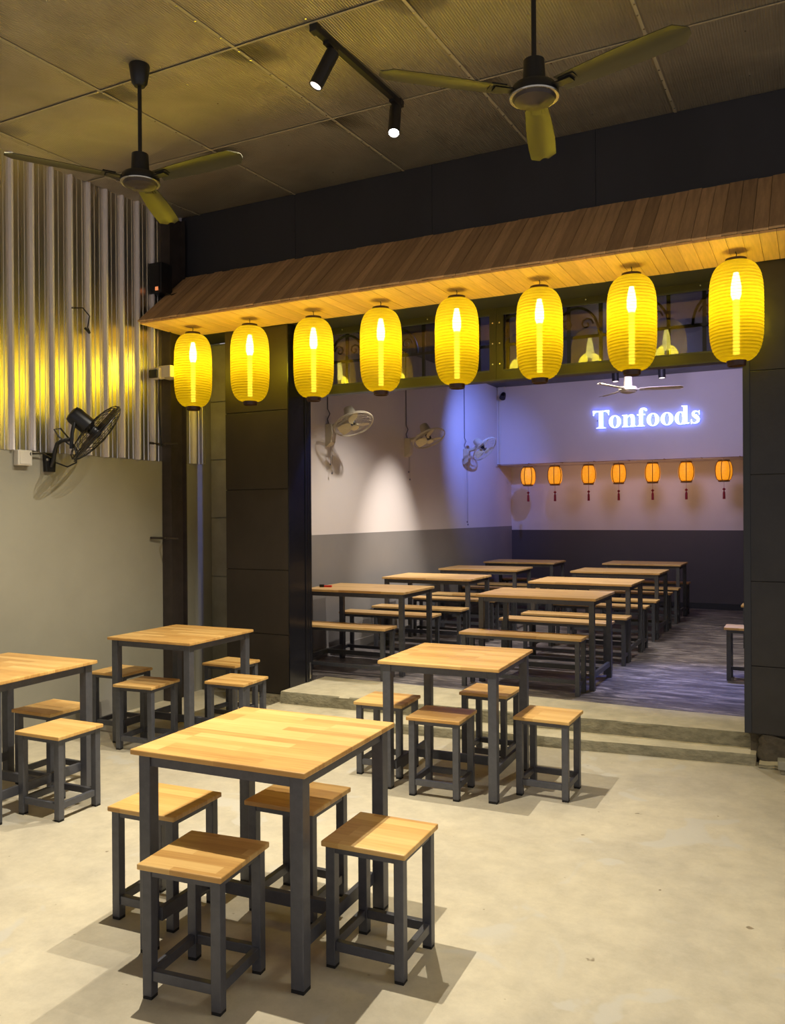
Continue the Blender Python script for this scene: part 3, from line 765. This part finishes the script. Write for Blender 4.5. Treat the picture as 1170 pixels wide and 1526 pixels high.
# ------------------------------------------------------------------ track light
tr = thing('track_light', 'black ceiling track with two cylindrical spotlights', 'track light', (0, 0, 0))
def on_track(y, dz=0): return (-2.3, y, ceil_z(y)-.012+dz)
MB().box(-2.318, -2.282, 3.66, 4.67, -.032, 0, Matrix(((1, 0, 0, 0), (0, 1, 0, 0), (0, .045, 1, 3.991-.010), (0, 0, 0, 1)))).obj('track_rail', M['black_m'], tr, bevel=.002)
for y in (3.675, 4.655): MB().box(-2.322, -2.278, y-.025, y+.025, ceil_z(y)-.048, ceil_z(y)-.008).obj('end_cap', M['black_m'], tr, bevel=.003)
def head(parent, base, d, L_=.19, r=.037, lens='lens'):
    base = Vector(base); d = Vector(d).normalized(); q = d.to_track_quat('Z', 'Y').to_matrix().to_4x4()
    Mx = Matrix.Translation(base) @ q
    h = MB().lathe([(r*.8, -.03), (r, -.025), (r, L_), (r*.88, L_), (r*.82, L_-.012)], 24, Mx, cap=True).obj('lamp_head', M['black_m'], parent, smooth=True)
    MB().lathe([(r*.84, L_-.004), (r*.3, L_+.001), (.002, L_+.001)], 20, Mx).obj('lens', M[lens], h)
    return h
a1, a2 = 3.83, 4.60
for y, d, ln in ((a1, (-.38, -.32, -1), 'lens_soft'), (a2, (.16, -.45, -1), 'lens')):
    b = Vector((-2.3, y, ceil_z(y)-.045))
    MB().box(-2.318, -2.282, y-.05, y+.05, b.z-.012, b.z+.01).tube([b, b+Vector((0, 0, -.045))], .009, 8).obj('adapter', M['black_m'], tr)
    head(tr, b+Vector((0, 0, -.055)), d, lens=ln)
# lamp heads in the back room (black cylinders under the dark ceiling)
rt = thing('room_track_light', 'black track with two spotlights under the back room ceiling', 'track light', (0, 0, 0))
B(-2.6, -1.3, 9.98, 10.02, RZ-.03, RZ-.001).obj('track_rail', M['black_m'], rt) if False else B(-2.75, -1.5, 11.08, 11.12, RZ-.03, RZ-.001).obj('track_rail', M['black_m'], rt)
for x in (-2.33, -1.74):
    MB().tube([(x, 11.1, RZ-.03), (x, 11.1, RZ-.07)], .008, 8).obj('adapter', M['black_m'], rt)
    head(rt, (x, 11.1, RZ-.09), (.05, -.1, -1), .17, .045, 'lens_soft')

# ------------------------------------------------------------------ wall fan (black) on left wall
wf = thing('wall_fan', 'black wall fan with wire guard mounted on the left wall', 'wall fan', (-5.035, 4.30, 2.00))
MB().prism([(-.05, .07), (.05, .07), (.04, -.07), (-.04, -.07)], 0, .035, Matrix(((0, 0, 1, 0), (1, 0, 0, 0), (0, 1, 0, 0), (0, 0, 0, 1)))).obj('wall_bracket', M['black'], wf, bevel=.004)
for s in (-1, 1): MB().lathe([(.013, 0), (.010, .008)], 8, Matrix.Translation((.036, s*.03, .02)) @ Matrix.Rotation(PI/2, 4, 'Y')).obj('bolt', M['screw'], wf)
armp = [(.03, 0, -.03), (.06, 0, .02), (.075, 0, .08), (.10, 0, .135), (.16, -.005, .155), (.26, -.02, .157)]
MB().tube(armp, .015, 10).obj('arm', M['black'], wf, smooth=True)
MB().tube([(.265, -.02, .09), (.275, -.02, .20), (.275, 0, .28)], .013, 8).obj('yoke', M['black'], wf, smooth=True)
hc = Vector((.335, .145, .215)); nrm = Vector((.46, .62, -.64)).normalized(); q = nrm.to_track_quat('Z', 'Y').to_matrix().to_4x4(); MX = Matrix.Translation(hc) @ q
MB().lathe([(.03, -.225), (.058, -.215), (.067, -.19), (.067, -.07), (.05, -.05), (.03, -.04)], 24, MX).obj('motor', M['black'], wf, smooth=True)
def guard(MX, R, dpt, spokes, rw, nr=3, wire=.0016):
    g = MB()
    def P(r, a, z): return MX @ Vector((r*math.cos(a), r*math.sin(a), z))
    n = 40
    g.tube([P(R, 2*PI*k/n, 0) for k in range(n)], rw, 6, closed=True)
    g.tube([P(R*.985, 2*PI*k/n, dpt*.22) for k in range(n)], rw*.7, 5, closed=True)
    for sgn in (1, -1):
        for i in range(nr):
            r = R*(.28+.6*i/max(1, nr-1)) if nr > 1 else R*.6
            g.tube([P(r, 2*PI*k/n, sgn*dpt*math.sqrt(max(0, 1-(r/R)**2))) for k in range(n)], wire, 4, closed=True)
        for s in range(spokes):
            a = 2*PI*s/spokes
            g.tube([P(R*u, a+.25*(u), sgn*dpt*math.sqrt(max(0, 1-u*u))) for u in (.15, .4, .65, .85, .95, 1.0)], wire, 4, cap=False)
    return g
guard(MX, .255, .075, 30, .0045, 3, .0019).obj('guard', M['black'], wf)
MB().lathe([(.045, .07), (.03, .078), (.002, .08)], 16, MX).obj('guard_badge', M['black'], wf)
def fan_blades(MX, R, m, parent, n=3, name='blade', rad=.035):
    for k in range(n):
        a0 = 2*PI*k/n; vs = []; fs = []
        for i in range(7):
            u = i/6; r = rad+(R-rad)*u; wd = R*(.16+.26*math.sin(u*2.2))
            for s in (-1, 0, 1):
                a = a0+s*wd/max(r, .06)*.8; vs.append(MX @ Vector((r*math.cos(a), r*math.sin(a), s*.022)))
        for i in range(6):
            for j in range(2): q = i*3+j; fs.append((q, q+1, q+4, q+3))
        kk = len(vs); off = (MX.to_3x3() @ Vector((0, 0, .002)))
        vs += [v+off for v in vs]; fs += [tuple(i+kk for i in f)[::-1] for f in fs]
        MB().add(vs, fs).obj(name, m, parent, smooth=True)
fan_blades(MX, .225, M['steel'], wf)
MB().lathe([(.04, -.04), (.04, .02), (.02, .035)], 16, MX).obj('hub', M['black'], wf, smooth=True)
MB().tube([(.04, .04, 0), (.09, .10, -.03), (.16, .12, 0), (.2, .10, .08), (.2, .03, .16), (.17, -.03, .24), (.15, -.07, .23), (.17, -.05, .18), (.22, .05, .10), (.24, .06, .04), (.22, .05, .0)], .006, 6).obj('power_cord', M['black'], wf, smooth=True)
MB().tube([(.04, 0, .03), (.05, -.08, .06), (.035, -.2, .05)], .006, 6).tube([(.05, -.185, .05), (.01, -.21, .05)], .016, 8).obj('plug', M['black'], wf, smooth=True)
# socket box
so = thing('socket_box', 'white socket box on the left wall under the ribbed sheets', 'socket', (-5.035, 4.08, 2.02))
B(0, .05, -.075, .045, -.055, .055).obj('body', M['whiteplastic'], so, bevel=.006)
B(.05, .054, -.06, .03, -.045, .045).obj('faceplate', M['whiteplastic'], so, bevel=.001)
# hanging wire end on the sheets
tag(MB().tube([(-5.0, 4.50, 3.18), (-4.99, 4.60, 3.20), (-4.985, 4.66, 3.15), (-4.99, 4.645, 3.06), (-4.985, 4.66, 3.03)], .005, 6).tube([(-4.99, 4.62, 3.05), (-4.99, 4.665, 3.02)], .010, 6).obj('loose_cable', M['black'], None, smooth=True),
    'short loose dark cable end sticking out of the ribbed sheets', 'cable')

# black box with orange light on the column
bx = thing('speaker', 'black box with a small orange light high on the corner column', 'speaker', (-4.96, 5.42, 3.62))
B(-.075, .06, -.06, .08, -.13, .13).obj('body', M['black'], bx, bevel=.006)
B(-.055, .04, -.064, -.06, -.10, .115).obj('grille', M['black_m'], bx)
B(-.0, .03, -.068, -.062, -.11, -.08).obj('indicator', M['led_orange'], bx)
MB().tube([(.05, .0, -.12), (.10, .02, -.14), (.14, .1, -.10)], .006, 6).obj('cable', M['black'], bx, smooth=True)
# security camera beside the leftmost lantern
sec = thing('security_camera', 'white box security camera beside the leftmost yellow lantern', 'camera', (-4.88, 5.36, 2.81))
B(-.05, .09, -.02, .13, -.045, .055).obj('housing', M['whiteplastic'], sec, bevel=.008)
B(-.10, -.0, -.055, .02, -.055, .035).obj('camera_body', M['whiteplastic'], sec, bevel=.008)
B(-.096, -.01, -.075, -.055, -.052, .018).obj('lens_front', M['black'], sec, bevel=.006)
MB().tube([(-.05, -.0, -.05), (-.055, .0, -.3), (-.05, .02, -.62)], .007, 6).obj('cable', M['black'], sec, smooth=True)
MB().tube([(.02, .12, 0), (.0, .22, 0)], .018, 8).obj('bracket', M['whiteplastic'], sec, smooth=True)

# ------------------------------------------------------------------ white wall fans in the back room
def white_fan(y, nrm, label, rz=0, beads=(.17, .26)):
    t = thing('white_wall_fan', label, 'wall fan', (RX0, y, 2.42), 0, 'white wall fans in the back room')
    MB().prism([(0, .11), (.07, .11), (.085, .02), (.07, -.08), (.02, -.12), (0, -.12)], -.045, .045, Matrix(((1, 0, 0, 0), (0, 0, 1, 0), (0, 1, 0, 0), (0, 0, 0, 1)))).obj('base', M['fanwhite'], t, bevel=.006)
    nrm = Vector(nrm).normalized(); hc = Vector((.31, .0, .10)); q = nrm.to_track_quat('Z', 'Y').to_matrix().to_4x4(); MX = Matrix.Translation(hc) @ q
    MB().tube([(.05, 0, .085), (.16, 0, .10), tuple(hc-nrm*.10)], [.024, .026, .03], 10).obj('arm', M['fanwhite'], t, smooth=True)
    MB().lathe([(.03, -.20), (.05, -.19), (.06, -.14), (.066, -.08), (.04, -.06)], 20, MX).obj('motor', M['fanwhite'], t, smooth=True)
    guard(MX, .205, .055, 20, .0055, 2, .0011).obj('guard', M['fanwhite'], t)
    fan_blades(MX, .17, M['fanblade_w'], t)
    MB().lathe([(.028, -.05), (.028, .01), (.012, .018)], 14, MX).obj('hub', M['black_m'], t, smooth=True)
    MB().lathe([(.045, .048), (.04, .056), (.002, .058)], 16, MX).obj('guard_badge', M['fanblade_w'], t)
    for k, s in enumerate((-.015, .015)):
        z1 = -.12-beads[k]
        MB().tube([(.045, s, -.115), (.045, s, z1)], .002, 5).lathe([(.002, z1-.025), (.008, z1-.018), (.008, z1-.006), (.002, z1)], 8, Matrix.Translation((.045, s, 0))).obj('pull_cord', M['cord'], t)
    MB().tube([(.02, 0, .11), (.015, -.02, .16), (.02, .02, .22), (.006, 0, .27), (.006, 0, 1.20)], .0055, 6).obj('power_cord', M['cord'], t, smooth=True)
    return t
white_fan(7.29, (.45, -.25, -.85), 'white wall fan in the back room nearest the opening')
white_fan(9.13, (.45, -.20, -.82), 'middle white wall fan on the back room left wall')
white_fan(11.03, (.71, -.14, -.63), 'farthest white wall fan on the left wall, with the longest pull cord', beads=(.80, .84))
# dome camera and conduit on the upper back wall
dc = thing('dome_camera', 'small white security camera with black lens in the back room corner', 'camera', (-4.36, 12.42, 3.50))
B(-.06, .06, -.05, -.0, -.06, .09).obj('mount', M['whiteplastic'], dc, bevel=.01)
MB().lathe([(.035, -.02), (.045, .02), (.05, .08)], 16, Matrix.Translation((.05, -.09, -.04)) @ Matrix.Rotation(2.4, 4, 'X')).obj('lens', M['black'], dc, smooth=True)
MB().tube([(-.045, -.012, -.06), (-.045, -.012, -1.12)], .008, 6).obj('conduit', M['whiteplastic'], dc)

# ------------------------------------------------------------------ lit letters
sg = thing('lit_sign', 'glowing white serif letters reading Tonfoods with blue halo on the back wall', 'sign', (-2.935, 12.42, 2.855))
EM = .388/1000
def ring(mb, cx, cy, rx, ry, ix_, iy_, n=36, a0=0, a1=2*PI):
    vs = []; fs = []
    for k in range(n+1):
        a = a0+(a1-a0)*k/n
        for (p, q_) in ((rx, ry), (ix_, iy_)):
            for z in (0, 1): vs.append((cx+p*math.cos(a), cy+q_*math.sin(a), z))
    for k in range(n):
        a = k*4; b = a+4
        fs += [(a, b, b+2, a+2), (a+1, a+3, b+3, b+1), (a, a+1, b+1, b), (a+2, b+2, b+3, a+3)]
    mb.append((vs, fs))
def poly(mb, pts):
    n = len(pts); vs = [(x, y, z) for z in (0, 1) for x, y in pts]
    mb.append((vs, [tuple(range(n)), tuple(range(n, 2*n))[::-1]]+[(i, (i+1) % n, n+(i+1) % n, n+i) for i in range(n)]))
def stroke(mb, pts):
    Lf, Rt = [], []
    for i, (x, y, wd) in enumerate(pts):
        x0, y0 = pts[max(0, i-1)][:2]; x1, y1 = pts[min(len(pts)-1, i+1)][:2]; d = math.hypot(x1-x0, y1-y0)
        nx, ny = -(y1-y0)/d, (x1-x0)/d; Lf.append((x+nx*wd/2, y+ny*wd/2)); Rt.append((x-nx*wd/2, y-ny*wd/2))
    for i in range(len(pts)-1): poly(mb, [Lf[i], Lf[i+1], Rt[i+1], Rt[i]])
def disc(mb, cx, cy, r): poly(mb, [(cx+r*math.cos(2*PI*k/16), cy+r*math.sin(2*PI*k/16)) for k in range(16)])
def serif(mb, x0, x1, sx0, sx1, y=0, s=1):
    poly(mb, [(x0, y), (x1, y), (x1, y+s*22), (sx1, y+s*62), (sx0, y+s*62), (x0, y+s*22)])
def gT():
    m = []; poly(m, [(30, 676), (636, 676), (636, 628), (30, 628)]); poly(m, [(30, 676), (30, 495), (55, 495), (75, 560), (115, 605), (170, 630), (170, 676)])
    poly(m, [(636, 676), (636, 495), (611, 495), (591, 560), (551, 605), (496, 630), (496, 676)]); poly(m, [(253, 20), (413, 20), (413, 660), (253, 660)]); serif(m, 150, 516, 253, 413); return m
def go(dx=0):
    m = []; ring(m, 250+dx, 230, 226, 245, 84, 208); return m
def gn():
    m = []; poly(m, [(72, 20), (212, 20), (212, 473), (195, 473), (16, 461), (16, 440), (72, 415)]); serif(m, 16, 268, 72, 212)
    poly(m, [(205, 330), (205, 392), (262, 444), (330, 473), (395, 473), (395, 320), (345, 320), (342, 375), (318, 402), (282, 398), (240, 370)])
    poly(m, [(345, 20), (485, 20), (485, 340), (470, 420), (430, 460), (390, 473), (345, 420)]); serif(m, 296, 540, 345, 485); return m
def gf():
    m = []; poly(m, [(85, 20), (225, 20), (225, 540), (85, 540)]); serif(m, 15, 298, 85, 225); poly(m, [(14, 461), (312, 461), (312, 412), (14, 412)])
    stroke(m, [(155, 530, 140), (165, 590, 138), (195, 635, 118), (245, 660, 70), (300, 665, 50), (345, 648, 40)]); disc(m, 335, 612, 50); return m
def gd():
    m = []; ring(m, 228, 228, 204, 243, 68, 205); poly(m, [(325, 0), (350, -5), (465, 20), (465, 676), (262, 676), (262, 655), (325, 625)]); poly(m, [(465, 0), (540, 22), (540, 45), (465, 60)])
    return m
def gs():
    m = []; stroke(m, [(322, 330, 18), (318, 385, 26), (275, 432, 40), (205, 449, 50), (140, 432, 72), (104, 385, 92), (118, 325, 118), (180, 268, 140), (250, 218, 138), (288, 150, 118), (275, 88, 98), (235, 42, 70), (170, 18, 48), (100, 30, 42), (62, 80, 30), (48, 150, 18)])
    poly(m, [(308, 473), (335, 473), (335, 320), (312, 320)]); poly(m, [(35, -10), (62, -10), (62, 165), (35, 165)]); return m
xx = 0
for g, adv, kern in ((gT, 667, -62), (go, 500, 0), (gn, 556, 0), (gf, 333, 8), (go, 500, 0), (go, 500, 0), (gd, 556, 0), (gs, 389, 0)):
    f = MB(); b = MB(); parts = g()
    for vs, fs in parts:
        cx = [v[0] for v in vs]
        f.add([((xx+v[0])*EM, -.060+.012*v[2], v[1]*EM) for v in vs], fs)
        b.add([((xx+v[0])*EM, -.046+.018*v[2], v[1]*EM) for v in vs], fs)
    l = f.obj('letter', M['letter'], sg); b.obj('halo_back', M['halo'], l)
    xx += adv+kern
for k in range(8):
    MB().tube([(.07+k*.2, -.03, .12), (.07+k*.2, 0, .12)], .006, 6).obj('standoff', M['screw'], sg)

# ------------------------------------------------------------------ small orange lanterns
def small_lantern():
    t = thing('orange_lantern', '', 'lantern', group='small orange lanterns along the back wall')
    MB().lathe([(.06, -.13), (.088, -.115), (.106, -.06), (.110, 0), (.106, .06), (.088, .115), (.06, .13)], 24).obj('shade', M['small_lan'], t, smooth=True)
    g = MB().lathe([(.07, .128), (.078, .135), (.078, .15), (.06, .154)], 20).obj('top_frame', M['gold'], t)
    MB().lathe([(.06, -.154), (.078, -.15), (.078, -.135), (.07, -.128)], 20).obj('bottom_frame', M['gold'], t)
    for k in range(6):
        a = 2*PI*k/6+.3
        MB().tube([(r*math.cos(a), r*math.sin(a), z) for r, z in [(.065, -.135), (.092, -.116), (.110, -.06), (.114, 0), (.110, .06), (.092, .116), (.065, .135)]], .0055, 5).obj('rib', M['gold'], t)
    MB().tube([(0, 0, .15), (0, 0, .178)], .0025, 5).obj('cord', M['gold'], t)
    MB().tube([(0, 0, -.15), (0, 0, -.24)], .002, 5).lathe([(.004, -.275), (.024, -.255), (.004, -.235)], 8).lathe([(.018, -.39), (.016, -.30), (.006, -.275)], 10).obj('tassel', M['tassel'], t)
    return t
SLN = small_lantern(); 
sn = ['leftmost small orange lantern on the back wall', 'second small orange lantern from the left', 'third small orange lantern from the left', 'middle small orange lantern below the letters',
      'third small orange lantern from the right', 'second small orange lantern from the right', 'rightmost small orange lantern, next to the right pillar']
SX = [-3.91, -3.49, -2.98, -2.54, -2.06, -1.60, -1.105]
for i, x in enumerate(SX):
    p = (x, 12.30, 2.175)
    if i == 0: SLN.location = p; SLN['label'] = sn[0]
    else: dup(SLN, sn[i], p, random.uniform(0, 1))
hl = thing('string_cable', 'thin cable along the lower edge of the upper back wall carrying small orange lanterns', 'cable', (0, 0, 0))
MB().tube([(-4.4+.5*k, 12.30, 2.367-.006*(k % 2)) for k in range(10)], .004, 5).obj('wire', M['gold'], hl)
m_ = MB()
for i in range(10): B(-4.4+.5*i-.006, -4.4+.5*i+.006, 12.29, 12.42, 2.362, 2.372).obj('clip', M['gold'], hl)
sl_ = bpy.data.lights.new('small_lantern_glow', 'AREA'); sl_.shape = 'RECTANGLE'; sl_.size = 3.0; sl_.size_y = .1; sl_.energy = 5; sl_.color = (1, .55, .25)
so_ = bpy.data.objects.new('small_lantern_glow', sl_); COL.objects.link(so_); so_.location = (-2.5, 12.3, 2.05); so_.rotation_euler = (PI/2, 0, 0)
